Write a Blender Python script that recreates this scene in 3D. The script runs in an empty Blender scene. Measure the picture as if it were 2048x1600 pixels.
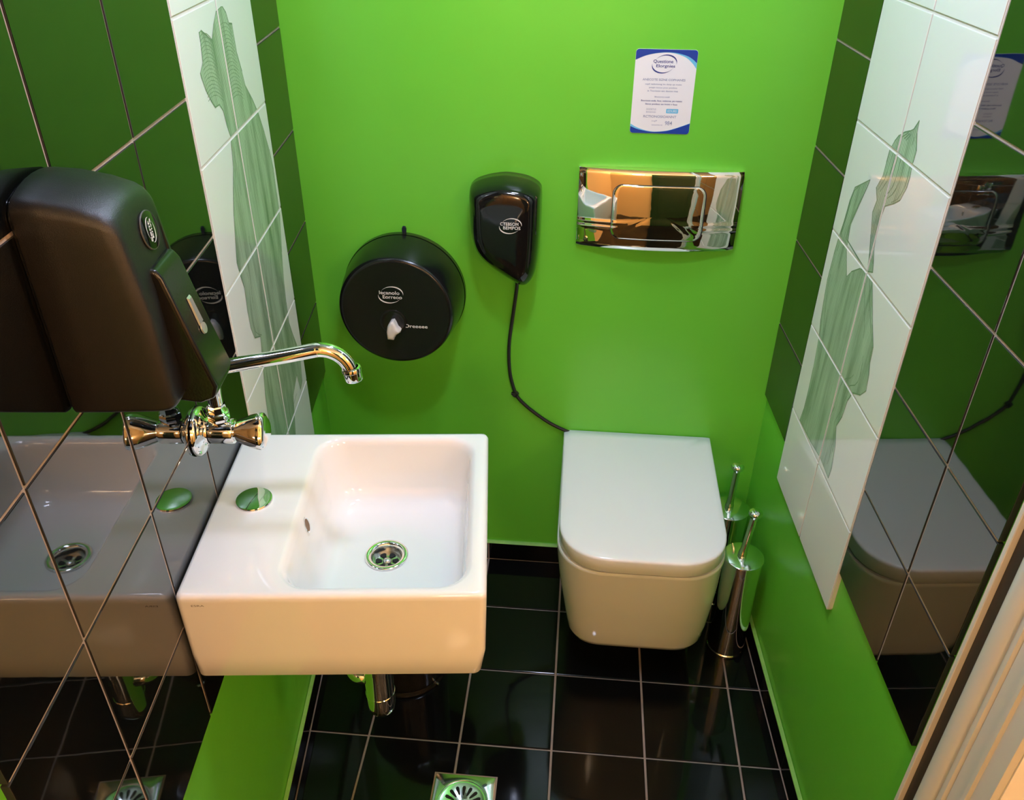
import bpy, bmesh, math, random
from mathutils import Vector, Matrix
from mathutils.geometry import tessellate_polygon
random.seed(7)
S = bpy.context.scene
COL = S.collection
PI = math.pi

# ------------------------------------------------------------------ camera
cam_d = bpy.data.cameras.new('camera')
cam = bpy.data.objects.new('camera', cam_d)
COL.objects.link(cam)
S.camera = cam
PITCH, YAW, ROLL, FPX = 0.5729, -0.0839, 0.0075, 1676.24
CAM = Vector((0.5816, -1.7442, 1.6593))
fw = Vector((math.sin(YAW)*math.cos(PITCH), math.cos(YAW)*math.cos(PITCH), -math.sin(PITCH)))
r0 = Vector((math.cos(YAW), -math.sin(YAW), 0))
u0 = r0.cross(fw)
ri = math.cos(ROLL)*r0 + math.sin(ROLL)*u0
up = -math.sin(ROLL)*r0 + math.cos(ROLL)*u0
m = Matrix((ri, up, -fw)).transposed().to_4x4()
m.translation = CAM
cam.matrix_world = m
cam_d.sensor_fit = 'HORIZONTAL'
cam_d.sensor_width = 36.0
cam_d.lens = 36.0*FPX/2048
cam_d.clip_start = 0.02

# ------------------------------------------------------------------ world, exposure
w = bpy.data.worlds.new('world')
S.world = w
w.use_nodes = True
w.node_tree.nodes['Background'].inputs[0].default_value = (0.9, 0.95, 1.0, 1)
w.node_tree.nodes['Background'].inputs[1].default_value = 0.05
S.view_settings.view_transform = 'Standard'
S.view_settings.look = 'None'
S.view_settings.gamma = 1
S.view_settings.use_curve_mapping = False
S.view_settings.exposure = 0.0
WHITE_LAMP = 118.0          # radiance of the white ceiling downlights
WARM_LAMP = 53.0          # radiance of the warm hallway wall lamp globes
CEIL = 2.28

# ------------------------------------------------------------------ materials
def mat(name, col, rough=0.5, metal=0.0, ior=1.5, spec=0.5, coat=0.0, emit=None, es=0.0, alpha=1.0, trans=0.0,
        bump=None, vary=None):
    """bump=(scale,strength,distance)  vary=(scale,amount, stretch)"""
    mt = bpy.data.materials.new(name)
    mt.use_nodes = True
    nt = mt.node_tree
    b = nt.nodes['Principled BSDF']
    b.inputs['Base Color'].default_value = (*col, 1)
    b.inputs['Roughness'].default_value = rough
    b.inputs['Metallic'].default_value = metal
    b.inputs['IOR'].default_value = ior
    b.inputs['Specular IOR Level'].default_value = spec
    b.inputs['Coat Weight'].default_value = coat
    b.inputs['Transmission Weight'].default_value = trans
    if emit:
        b.inputs['Emission Color'].default_value = (*emit, 1)
        b.inputs['Emission Strength'].default_value = es
    if bump or vary:
        tc = nt.nodes.new('ShaderNodeTexCoord')
    if bump:
        n = nt.nodes.new('ShaderNodeTexNoise')
        n.inputs['Scale'].default_value = bump[0]
        n.inputs['Detail'].default_value = 3
        nt.links.new(tc.outputs['Object'], n.inputs['Vector'])
        bp = nt.nodes.new('ShaderNodeBump')
        bp.inputs['Strength'].default_value = bump[1]
        bp.inputs['Distance'].default_value = bump[2]
        nt.links.new(n.outputs['Fac'], bp.inputs['Height'])
        nt.links.new(bp.outputs['Normal'], b.inputs['Normal'])
    if vary:
        n2 = nt.nodes.new('ShaderNodeTexNoise')
        n2.inputs['Scale'].default_value = vary[0]
        n2.inputs['Detail'].default_value = 4
        mp = nt.nodes.new('ShaderNodeMapping')
        mp.inputs['Scale'].default_value = vary[2] if len(vary) > 2 else (1, 1, 1)
        nt.links.new(tc.outputs['Object'], mp.inputs['Vector'])
        nt.links.new(mp.outputs['Vector'], n2.inputs['Vector'])
        mx = nt.nodes.new('ShaderNodeMix')
        mx.data_type = 'RGBA'
        a = vary[1]
        mx.inputs['A'].default_value = (*[c*(1-a) for c in col], 1)
        mx.inputs['B'].default_value = (*[min(1, c*(1+a)) for c in col], 1)
        nt.links.new(n2.outputs['Fac'], mx.inputs['Factor'])
        nt.links.new(mx.outputs['Result'], b.inputs['Base Color'])
    return mt

def s2l(r, g, b):
    f = lambda c: (c/255/12.92) if c <= 10 else ((c/255+0.055)/1.055)**2.4
    return (f(r), f(g), f(b))

M = {}
M['green'] = mat('green_enamel_paint', (0.145, 0.590, 0.042), 0.30, bump=(9, 0.10, 0.01), vary=(3.0, 0.06))
M['caulk'] = mat('green_painted_caulk', (0.22, 0.50, 0.10), 0.45, bump=(60, 0.4, 0.004), vary=(40, 0.3))
M['black_tile'] = mat('glossy_black_wall_tile', (0.004, 0.0045, 0.004), 0.025, ior=1.88, bump=(5, 0.025, 0.01))
M['white_tile'] = mat('glossy_white_wall_tile', (0.85, 0.86, 0.84), 0.05, ior=1.55, bump=(5, 0.02, 0.01))
M['floor_tile'] = mat('glossy_black_floor_tile', (0.0035, 0.0035, 0.0035), 0.06, ior=1.34, bump=(14, 0.012, 0.004))
M['black_side'] = mat('unglazed_black_tile_edge', (0.02, 0.018, 0.016), 0.8)
M['white_side'] = mat('unglazed_white_tile_edge', (0.62, 0.60, 0.55), 0.8)
M['grout'] = mat('beige_grout', (0.42, 0.35, 0.30), 0.85, bump=(120, 0.4, 0.002), vary=(30, 0.25))
M['white_grout'] = mat('white_grout', (0.72, 0.71, 0.66), 0.8)
M['ceramic'] = mat('white_sanitary_ceramic', (0.84, 0.84, 0.82), 0.06, ior=1.5, coat=0.3)
M['lid'] = mat('white_seat_plastic', (0.86, 0.865, 0.86), 0.16, ior=1.5)
M['chrome'] = mat('polished_chrome', (0.86, 0.87, 0.87), 0.04, metal=1.0)
M['plate_chrome'] = mat('mirror_chrome_plate', (0.90, 0.90, 0.88), 0.02, metal=1.0, bump=(10, 0.03, 0.01))
M['steel'] = mat('brushed_stainless_steel', (0.62, 0.63, 0.60), 0.22, metal=1.0, bump=(80, 0.05, 0.002))
M['dark_hole'] = mat('dark_opening', (0.008, 0.008, 0.007), 0.8)
M['groove'] = mat('dark_groove', (0.03, 0.03, 0.03), 0.6)
M['black_gloss'] = mat('glossy_black_plastic', (0.006, 0.006, 0.006), 0.07, ior=1.5)
M['black_satin'] = mat('satin_black_plastic', (0.008, 0.008, 0.008), 0.21, ior=1.5, bump=(420, 0.10, 0.001))
M['black_grain'] = mat('grained_black_plastic', (0.009, 0.009, 0.0095), 0.36, ior=1.6, bump=(1400, 0.5, 0.0006))
M['cable'] = mat('black_cable_rubber', (0.012, 0.012, 0.012), 0.45)
M['white_print'] = mat('white_print', (0.80, 0.80, 0.78), 0.5)
M['grey_print'] = mat('grey_print', (0.07, 0.068, 0.062), 0.5)
M['white_plastic'] = mat('white_plastic_knob', (0.72, 0.69, 0.66), 0.35)
M['paper'] = mat('white_notice_card', (0.86, 0.86, 0.86), 0.35)
M['blue'] = mat('royal_blue_print', (0.006, 0.050, 0.330), 0.35)
M['light_blue'] = mat('light_blue_print', (0.16, 0.55, 0.80), 0.35)
M['navy_text'] = mat('navy_text', (0.03, 0.05, 0.24), 0.5)
M['grey_text'] = mat('grey_blue_text', (0.28, 0.32, 0.46), 0.5)
M['clear'] = mat('clear_window', (0.42, 0.47, 0.43), 0.06, metal=0.5)
M['key_blue'] = mat('dark_blue_key', (0.008, 0.012, 0.03), 0.4)
M['bin'] = mat('black_bin_metal', (0.010, 0.010, 0.010), 0.12, ior=1.6)
M['pvc'] = mat('cream_white_door_frame', (0.74, 0.72, 0.66), 0.25)
M['gasket'] = mat('brown_rubber_gasket', (0.045, 0.030, 0.020), 0.6)
M['hall_wall'] = mat('cream_hallway_plaster', (0.84, 0.80, 0.72), 0.6, bump=(30, 0.15, 0.003))
M['hall_amber'] = mat('amber_hallway_paint', (0.82, 0.58, 0.27), 0.6, bump=(30, 0.15, 0.003))
M['ceil'] = mat('white_ceiling_paint', (0.82, 0.83, 0.81), 0.7)
M['floor_base'] = mat('grey_brown_floor_grout', (0.30, 0.24, 0.20), 0.9, bump=(100, 0.4, 0.002), vary=(25, 0.25))
M['lamp_white'] = mat('white_lamp_diffuser', (0.9, 0.9, 0.9), 0.5, emit=(0.86, 0.96, 1.30), es=WHITE_LAMP*1.12)
M['lamp_white_dim'] = mat('white_lamp_diffuser_dimmer', (0.9, 0.9, 0.9), 0.5, emit=(0.86, 0.96, 1.30), es=WHITE_LAMP*0.86)
M['lamp_warm'] = mat('warm_lamp_diffuser', (0.9, 0.8, 0.6), 0.5, emit=(1.0, 0.68, 0.42), es=WARM_LAMP)

def print_material(name, base, dark, seed):
    """streaky pale green sketch wash with fine hatching arcs, printed on the tiles"""
    mt = bpy.data.materials.new(name)
    mt.use_nodes = True
    nt = mt.node_tree
    b = nt.nodes['Principled BSDF']
    b.inputs['Roughness'].default_value = 0.06
    b.inputs['IOR'].default_value = 1.55
    tc = nt.nodes.new('ShaderNodeTexCoord')
    mp = nt.nodes.new('ShaderNodeMapping')
    mp.inputs['Scale'].default_value = (1, 34, 4.0)
    mp.inputs['Location'].default_value = (seed, seed*2, seed*3)
    no = nt.nodes.new('ShaderNodeTexNoise')
    no.inputs['Scale'].default_value = 1.0
    no.inputs['Detail'].default_value = 6
    no.inputs['Roughness'].default_value = 0.65
    nt.links.new(tc.outputs['Object'], mp.inputs['Vector'])
    nt.links.new(mp.outputs['Vector'], no.inputs['Vector'])
    cr = nt.nodes.new('ShaderNodeValToRGB')
    cr.color_ramp.elements[0].position = 0.30
    cr.color_ramp.elements[0].color = (*dark, 1)
    cr.color_ramp.elements[1].position = 0.52
    cr.color_ramp.elements[1].color = (*base, 1)
    e = cr.color_ramp.elements.new(0.74)
    e.color = (*[min(1, c*1.28) for c in base], 1)
    nt.links.new(no.outputs['Fac'], cr.inputs['Fac'])
    wv = nt.nodes.new('ShaderNodeTexWave')
    wv.wave_type = 'RINGS'
    wv.rings_direction = 'X'
    wv.inputs['Scale'].default_value = 60
    wv.inputs['Distortion'].default_value = 3.0
    wv.inputs['Detail'].default_value = 2
    nt.links.new(tc.outputs['Object'], wv.inputs['Vector'])
    mx = nt.nodes.new('ShaderNodeMix')
    mx.data_type = 'RGBA'
    mx.blend_type = 'MULTIPLY'
    mx.inputs['Factor'].default_value = 0.12
    nt.links.new(cr.outputs['Color'], mx.inputs['A'])
    nt.links.new(wv.outputs['Color'], mx.inputs['B'])
    nt.links.new(mx.outputs['Result'], b.inputs['Base Color'])
    return mt
M['sketch_l'] = print_material('grey_green_sketch_print', (0.40, 0.52, 0.38), (0.17, 0.27, 0.16), 1.7)
M['sketch_r'] = print_material('pale_green_sketch_print', (0.40, 0.52, 0.39), (0.22, 0.32, 0.21), 4.1)
M['stroke'] = mat('dark_green_sketch_line', (0.20, 0.30, 0.19), 0.08, ior=1.55)

# ------------------------------------------------------------------ mesh helpers
class MB:
    def __init__(s):
        s.v, s.f = [], []
    def add(s, vs, fs):
        o = len(s.v)
        s.v += [tuple(p) for p in vs]
        s.f += [tuple(i+o for i in f) for f in fs]
        return s
    def box(s, x0, x1, y0, y1, z0, z1):
        return s.add([(x0,y0,z0),(x1,y0,z0),(x1,y1,z0),(x0,y1,z0),(x0,y0,z1),(x1,y0,z1),(x1,y1,z1),(x0,y1,z1)],
                     [(0,3,2,1),(4,5,6,7),(0,1,5,4),(1,2,6,5),(2,3,7,6),(3,0,4,7)])
    def loft(s, rings, cap0=True, cap1=True, closed=True):
        n = len(rings[0])
        vs = [p for r in rings for p in r]
        fs = []
        for i in range(len(rings)-1):
            for j in range(n if closed else n-1):
                k = (j+1) % n
                fs.append((i*n+j, i*n+k, (i+1)*n+k, (i+1)*n+j))
        if cap0: fs.append(tuple(range(n-1, -1, -1)))
        if cap1: fs.append(tuple((len(rings)-1)*n+j for j in range(n)))
        return s.add(vs, fs)
    def lathe(s, prof, n=48, M4=None, cap0=False, cap1=False):
        """profile of (radius, z) turned round local z, moved by M4"""
        rings = []
        for r, z in prof:
            ring = [Vector((r*math.cos(2*PI*j/n), r*math.sin(2*PI*j/n), z)) for j in range(n)]
            rings.append([M4 @ p if M4 else p for p in ring])
        return s.loft(rings, cap0, cap1)
    def tube(s, path, rad, n=16, caps=True):
        path = [Vector(p) for p in path]
        rads = rad if isinstance(rad, (list, tuple)) else [rad]*len(path)
        rings = []
        t0 = (path[1]-path[0]).normalized()
        nrm = t0.orthogonal().normalized()
        for i, p in enumerate(path):
            t = (path[min(i+1, len(path)-1)] - path[max(i-1, 0)]).normalized()
            nrm = (nrm - nrm.dot(t)*t).normalized()
            bn = t.cross(nrm)
            rings.append([p + rads[i]*(math.cos(2*PI*j/n)*nrm + math.sin(2*PI*j/n)*bn) for j in range(n)])
        return s.loft(rings, caps, caps)
    def prism(s, poly, h0, h1, fn=lambda a, b, h: (a, b, h)):
        n = len(poly)
        return s.loft([[fn(a, b, h0) for a, b in poly], [fn(a, b, h1) for a, b in poly]])
    def flat(s, poly, fn):
        """a concave polygon, filled"""
        tris = tessellate_polygon([[Vector((a, b, 0)) for a, b in poly]])
        return s.add([fn(a, b) for a, b in poly], [tuple(t) for t in tris])
    def mesh(s, name):
        me = bpy.data.meshes.new(name)
        me.from_pydata([tuple(v) for v in s.v], [], s.f)
        me.validate()
        bm = bmesh.new(); bm.from_mesh(me)
        bmesh.ops.recalc_face_normals(bm, faces=bm.faces)
        bm.to_mesh(me); bm.free()
        return me
    def build(s, name, material, parent=None, smooth=None, bevel=None, seg=2, sub=0):
        me = s.mesh(name)
        return place(name, me, material, parent, smooth, bevel, seg, sub)

def place(name, me, material, parent=None, smooth=None, bevel=None, seg=2, sub=0):
    if material and not me.materials:
        me.materials.append(material)
    o = bpy.data.objects.new(name, me)
    COL.objects.link(o)
    if parent: o.parent = parent
    if smooth is not None:
        me.polygons.foreach_set('use_smooth', [True]*len(me.polygons))
        if smooth < 180:
            me.set_sharp_from_angle(angle=math.radians(smooth))
    if bevel:
        b = o.modifiers.new('bevel', 'BEVEL')
        b.width = bevel; b.segments = seg; b.limit_method = 'ANGLE'; b.angle_limit = math.radians(35)
        b.harden_normals = True
        me.polygons.foreach_set('use_smooth', [True]*len(me.polygons))
        if smooth is None:
            me.set_sharp_from_angle(angle=math.radians(180))
    if sub:
        sd = o.modifiers.new('subdivision', 'SUBSURF'); sd.levels = sub; sd.render_levels = sub
    return o

def tag(o, label, cat, group=None):
    o['label'] = label; o['category'] = cat
    if group: o['group'] = group
    return o

def thing(name, label, cat, loc=(0, 0, 0), rz=0.0, group=None):
    o = bpy.data.objects.new(name, None)
    o.empty_display_size = 0.05
    COL.objects.link(o)
    o.location = loc; o.rotation_euler = (0, 0, rz)
    return tag(o, label, cat, group)

def struct(o):
    o['kind'] = 'structure'
    return o

def axis_matrix(origin, zdir, xdir=None):
    z = Vector(zdir).normalized()
    x = Vector(xdir) if xdir else z.orthogonal()
    x = (x - x.dot(z)*z).normalized()
    y = z.cross(x)
    mm = Matrix((x, y, z)).transposed().to_4x4()
    mm.translation = Vector(origin)
    return mm

def rrect(cx, cy, hx, hy, r, k=8, mside=6):
    """rounded rectangle with the same number of points whatever its radius"""
    pts = []
    cs = [(cx+hx-r, cy+hy-r, 0), (cx-hx+r, cy+hy-r, PI/2), (cx-hx+r, cy-hy+r, PI), (cx+hx-r, cy-hy+r, 1.5*PI)]
    for i, (a, b, t0) in enumerate(cs):
        arc = [(a+r*math.cos(t0+PI/2*j/k), b+r*math.sin(t0+PI/2*j/k)) for j in range(k+1)]
        pts += arc
        nx = cs[(i+1) % 4]
        q = (nx[0]+r*math.cos(nx[2]), nx[1]+r*math.sin(nx[2]))
        for j in range(1, mside):
            t = j/mside
            pts.append((arc[-1][0]*(1-t)+q[0]*t, arc[-1][1]*(1-t)+q[1]*t))
    return pts

def clip(poly, nx, ny, d):
    """keep nx*x+ny*y <= d"""
    out = []
    for i, p in enumerate(poly):
        q = poly[(i+1) % len(poly)]
        a = nx*p[0]+ny*p[1]-d; b = nx*q[0]+ny*q[1]-d
        if a <= 0: out.append(p)
        if (a < 0 < b) or (b < 0 < a):
            t = a/(a-b)
            out.append((p[0]+t*(q[0]-p[0]), p[1]+t*(q[1]-p[1])))
    return out

def clip_rect(poly, x0, x1, y0, y1):
    for c in ((1, 0, x1), (-1, 0, -x0), (0, 1, y1), (0, -1, -y0)):
        if len(poly) < 3: return []
        poly = clip(poly, *c)
    return poly if len(poly) >= 3 else []

def smooth_path(pts, per=8):
    """Catmull-Rom through the points"""
    P = [Vector(p) for p in pts]
    P = [2*P[0]-P[1]] + P + [2*P[-1]-P[-2]]
    out = []
    for i in range(1, len(P)-2):
        for j in range(per):
            t = j/per
            out.append(0.5*((2*P[i]) + (-P[i-1]+P[i+1])*t + (2*P[i-1]-5*P[i]+4*P[i+1]-P[i+2])*t*t
                            + (-P[i-1]+3*P[i]-3*P[i+1]+P[i+2])*t**3))
    out.append(P[-2])
    return out

def text_mesh(txt, width=None, height=None, shear=0.0, bold=0.0):
    cu = bpy.data.curves.new('lettering', 'FONT')
    cu.body = txt; cu.align_x = 'CENTER'; cu.align_y = 'CENTER'
    cu.resolution_u = 3; cu.shear = shear; cu.offset = bold
    o = bpy.data.objects.new('lettering_source', cu)
    COL.objects.link(o)
    dg = bpy.context.evaluated_depsgraph_get()
    me = bpy.data.meshes.new_from_object(o.evaluated_get(dg))
    bpy.data.objects.remove(o); bpy.data.curves.remove(cu)
    xs = [v.co.x for v in me.vertices]; ys = [v.co.y for v in me.vertices]
    w_, h_ = max(xs)-min(xs), max(ys)-min(ys)
    sx = width/w_ if width else height/h_
    sy = height/h_ if height else sx
    cx, cy = (max(xs)+min(xs))/2, (max(ys)+min(ys))/2
    for v in me.vertices:
        v.co = ((v.co.x-cx)*sx, (v.co.y-cy)*sy, 0)
    return me

def lettering(parent, M4, txt, cx, cy, width, height, material, name='lettering', bold=0.0):
    me = text_mesh(txt, width, height, bold=bold)
    me.transform(M4 @ Matrix.Translation((cx, cy, 0)))
    me.name = name
    return place(name, me, material, parent)

def crescent(M4, cx, cy, a, b, t0, t1, wmax, n=28, tilt=0.0, skew=0.5):
    """a swoosh along an ellipse, thin at its ends"""
    mb = MB(); ct, st = math.cos(tilt), math.sin(tilt)
    vs = []
    for i in range(n+1):
        f = i/n; t = t0+(t1-t0)*f
        wd = wmax*max(0.06, math.sin(PI*f**skew))
        for k in (0, wd):
            x, y = (a-k)*math.cos(t), (b-k)*math.sin(t)
            vs.append(M4 @ Vector((cx+x*ct-y*st, cy+x*st+y*ct, 0)))
    fs = [(2*i, 2*i+1, 2*i+3, 2*i+2) for i in range(n)]
    return mb.add(vs, fs)

def logo(parent, M4, w, material, l1, l2, bold=0.012):
    """two lines of lettering inside two swooshes; w = overall width"""
    h = w*0.62
    crescent(M4, 0.04*w, 0.03*w, 0.46*w, 0.33*w, 0.85*PI, -0.10*PI, 0.055*w, tilt=0.18, skew=1.6).build('logo_swoosh', material, parent)
    crescent(M4, -0.04*w, -0.03*w, 0.46*w, 0.33*w, 1.85*PI, 0.90*PI, 0.055*w, tilt=0.18, skew=1.6).build('logo_swoosh', material, parent)
    lettering(parent, M4, l1, -0.05*w, 0.09*w, 0.80*w, 0.15*w, material, bold=bold)
    lettering(parent, M4, l2, 0.06*w, -0.09*w, 0.76*w, 0.15*w, material, bold=bold)

# ------------------------------------------------------------------ the room frame
AL, AR, XL, XR = 0.1048, 0.0572, -0.0305, 1.0428      # tile faces: x = XL - AL*y, x = XR - AR*y
TH = 0.008                                             # tiles stand this far off the plaster
def xl(y): return XL - AL*y
def xr(y): return XR - AR*y
NL = math.hypot(1, AL); NR = math.hypot(1, AR)
UL = Vector((1, AL, 0))/NL                              # out of the left wall
UR = Vector((-1, -AR, 0))/NR                            # out of the right wall
def PL(y, z, h=0.0): return Vector((xl(y), y, z)) + UL*h
def PR(y, z, h=0.0): return Vector((xr(y), y, z)) + UR*h
RZL = math.atan(AL)
DOOR_Y0, DOOR_Y1 = -0.960, -1.120                      # doorway reveal in the right wall
HALL_Y = -3.1

# plaster shells
T = 0.12
mb = MB().box(-0.2, 1.3, 0.0, T, -0.05, CEIL)
back = struct(mb.build('wall_back', M['green']))
def wall_slab(P, y0, y1, z0, z1, h):
    return MB().loft([[P(y0, z0, h), P(y1, z0, h), P(y1, z1, h), P(y0, z1, h)],
                      [P(y0, z0, h-T), P(y1, z0, h-T), P(y1, z1, h-T), P(y0, z1, h-T)]])
wl = struct(wall_slab(PL, 0.0, -1.55, -0.05, CEIL, -TH).build('wall_left', M['green']))
wr = struct(wall_slab(PR, 0.0, DOOR_Y0-0.001, -0.05, CEIL, -TH).build('wall_right', M['green']))
fl = struct(MB().box(-0.7, 2.6, HALL_Y-0.1, 0.1, -0.06, -0.0035).build('floor', M['floor_base']))
hf = struct(MB().box(-0.6, 2.55, HALL_Y, -1.216, -0.0034, 0.0).build('floor_hallway', M['floor_tile']))
ce = struct(MB().box(-0.7, 2.6, HALL_Y-0.1, 0.1, CEIL, CEIL+0.06).build('ceiling', M['ceil']))
# hallway the camera stands in
struct(MB().box(xr(DOOR_Y1)+0.004, 2.6, DOOR_Y1, DOOR_Y1+0.10, -0.05, CEIL).build('wall_front', M['hall_wall']))
struct(MB().box(xl(-1.0)-0.02, xr(DOOR_Y1)+0.004, DOOR_Y1, DOOR_Y0+0.02, 2.10, CEIL).build('wall_header', M['hall_wall']))
struct(MB().box(-0.7, 2.6, HALL_Y-0.1, HALL_Y, -0.05, CEIL).build('wall_rear', M['hall_amber']))
struct(MB().box(2.5, 2.6, HALL_Y, DOOR_Y1, -0.05, CEIL).build('wall_hall_right', M['hall_amber']))
struct(MB().box(-0.10, 0.12, HALL_Y, -1.551, -0.05, CEIL).build('wall_hall_left', M['hall_amber']))

dr = struct(MB().box(0.86, 1.66, HALL_Y+0.0005, HALL_Y+0.035, 0.004, 2.04).build('added_door', mat('dark_green_added_door', (0.012, 0.045, 0.016), 0.25)))  # unseen door, added to give the flush plate a dark green reflection
for zc, hh in ((0.48, 0.36), (1.42, 0.46)):
    MB().box(0.98, 1.54, HALL_Y+0.034, HALL_Y+0.042, zc-hh, zc+hh).build('added_door_panel', dr.data.materials[0], dr, bevel=0.006)
MB().tube([(0.93, HALL_Y+0.034, 1.0), (0.93, HALL_Y+0.085, 1.0), (1.04, HALL_Y+0.085, 1.0)], 0.010, 12).build('added_door_handle', M['chrome'], dr, smooth=50)

# ------------------------------------------------------------------ wall tiles, one by one
GAP = 0.0044
def tile_mesh(P, y0, y1, z0, z1, h0, h1):
    """tile as a bevelled slab in the wall plane, local to the wall"""
    a, b = sorted((y0, y1))
    a += GAP/2; b -= GAP/2; z0 += GAP/2; z1 -= GAP/2
    e = 0.0009
    def ring(ins, h): return [P(a+ins, z0+ins, h), P(b-ins, z0+ins, h), P(b-ins, z1-ins, h), P(a+ins, z1-ins, h)]
    return MB().loft([ring(0, h0), ring(0, h1-e), ring(e*0.35, h1-e*0.35), ring(e, h1)])
PRINT_L = [(-0.363,1.464),(-0.35,1.454),(-0.343,1.437),(-0.327,1.434),(-0.327,1.416),(-0.326,1.389),(-0.314,1.359),(-0.307,1.334),(-0.28,1.307),(-0.254,1.275),(-0.234,1.236),(-0.218,1.199),(-0.21,1.162),(-0.213,1.126),(-0.212,1.101),(-0.214,1.07),(-0.239,1.005),(-0.257,0.942),(-0.263,0.905),(-0.265,0.859),(-0.251,0.826),(-0.233,0.791),(-0.223,0.742),(-0.232,0.703),(-0.255,0.694),(-0.268,0.738),(-0.317,0.719),(-0.36,0.60),(-0.49,0.60),(-0.498,0.783),(-0.494,0.825),(-0.478,0.879),(-0.468,0.912),(-0.462,0.937),(-0.494,0.951),(-0.505,0.977),(-0.506,1.007),(-0.5,1.051),(-0.508,1.074),(-0.515,1.102),(-0.501,1.138),(-0.487,1.172),(-0.465,1.211),(-0.448,1.237),(-0.439,1.264),(-0.433,1.282),(-0.442,1.304),(-0.447,1.327),(-0.461,1.34),(-0.482,1.341),(-0.497,1.355),(-0.511,1.373),(-0.519,1.39),(-0.521,1.398),(-0.502,1.409),(-0.498,1.425),(-0.495,1.437),(-0.495,1.448),(-0.485,1.449),(-0.462,1.438),(-0.443,1.429),(-0.423,1.447),(-0.4,1.462),(-0.371,1.465)]
PRINT_R1 = [(-0.32,1.213),(-0.316,1.201),(-0.297,1.157),(-0.282,1.121),(-0.291,1.076),(-0.32,1.037),(-0.336,1.054),(-0.368,1.074),(-0.397,1.082),(-0.428,1.08),(-0.472,1.02),(-0.496,0.991),(-0.499,0.965),(-0.508,0.946),(-0.513,0.918),(-0.496,0.899),(-0.466,0.884),(-0.454,0.861),(-0.449,0.823),(-0.435,0.793),(-0.453,0.76),(-0.462,0.718),(-0.459,0.691),(-0.402,0.696),(-0.34,0.689),(-0.258,0.686),(-0.266,0.722),(-0.267,0.767),(-0.265,0.815),(-0.257,0.884),(-0.246,0.913),(-0.239,0.95),(-0.233,0.99),(-0.234,1.002),(-0.237,1.046),(-0.242,1.083),(-0.249,1.114),(-0.254,1.155),(-0.263,1.181)]
PRINT_R2 = [(-0.446,1.342),(-0.449,1.324),(-0.462,1.303),(-0.461,1.28),(-0.464,1.264),(-0.463,1.248),(-0.451,1.224),(-0.434,1.213),(-0.404,1.198),(-0.4,1.18),(-0.399,1.154),(-0.402,1.127),(-0.413,1.109),(-0.421,1.091),(-0.397,1.082),(-0.395,1.102),(-0.378,1.139),(-0.362,1.172),(-0.368,1.195),(-0.353,1.211),(-0.367,1.235),(-0.368,1.257),(-0.369,1.277),(-0.379,1.294),(-0.389,1.305),(-0.407,1.315),(-0.423,1.321),(-0.435,1.327)]
def stroke_quads(poly, wd):
    qs = []
    n = len(poly)
    for i in range(n):
        a = Vector(poly[i]); b = Vector(poly[(i+1) % n])
        d = (b-a)
        if d.length < 1e-5: continue
        nn = Vector((-d.y, d.x)).normalized()*wd*(0.4+0.9*random.random())
        d = d.normalized()*wd*0.3
        qs.append([tuple(a-d-nn*0.5), tuple(b+d-nn*0.5), tuple(b+d+nn*0.5), tuple(a-d+nn*0.5)])
    return qs

def sides(o, mt):
    o.data.materials.append(mt)
    for p in o.data.polygons[:8]: p.material_index = 1
    return o
def span_at(poly, z):
    ys = []
    for i in range(len(poly)):
        (a0, b0), (a1, b1) = poly[i], poly[(i+1) % len(poly)]
        if (b0-z)*(b1-z) < 0: ys.append(a0+(a1-a0)*(z-b0)/(b1-b0))
    return (min(ys), max(ys)) if len(ys) >= 2 else None
def thin_quads(pts, wd):
    qs = []
    for a, b in zip(pts, pts[1:]):
        a, b = Vector(a), Vector(b); d = b-a
        if d.length < 1e-5: continue
        nn = Vector((-d.y, d.x)).normalized()*wd*(0.5+0.6*random.random())
        qs.append([tuple(a-nn*.5), tuple(b-nn*.5), tuple(b+nn*.5), tuple(a+nn*.5)])
    return qs
def hatch(poly, ztop, zbot, fracs, wd):
    """long broken pencil lines that follow the figure"""
    qs = []
    for f in fracs:
        ph = random.random()*6
        run = []
        z = ztop
        while z > zbot:
            sp_ = span_at(poly, z)
            if sp_ and sp_[1]-sp_[0] > 0.02 and math.sin(z*31+ph) > -0.55:
                run.append((sp_[0]+(f+0.03*math.sin(z*23+ph))*(sp_[1]-sp_[0]), z))
            else:
                qs += thin_quads(run, wd); run = []
            z -= 0.012
        qs += thin_quads(run, wd)
    return qs
def ribs(y0, y1, ztop, zbot, n, drop):
    qs = []
    for k in range(n):
        z = ztop+(zbot-ztop)*k/(n-1)
        yy0, yy1 = y0(z), y1(z)
        qs += thin_quads([(yy0+(yy1-yy0)*t, z+0.006*math.sin(PI*t*0.8)-drop*t*t) for t in (0, .2, .4, .6, .8, 1)], 0.0011)
    return qs

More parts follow.
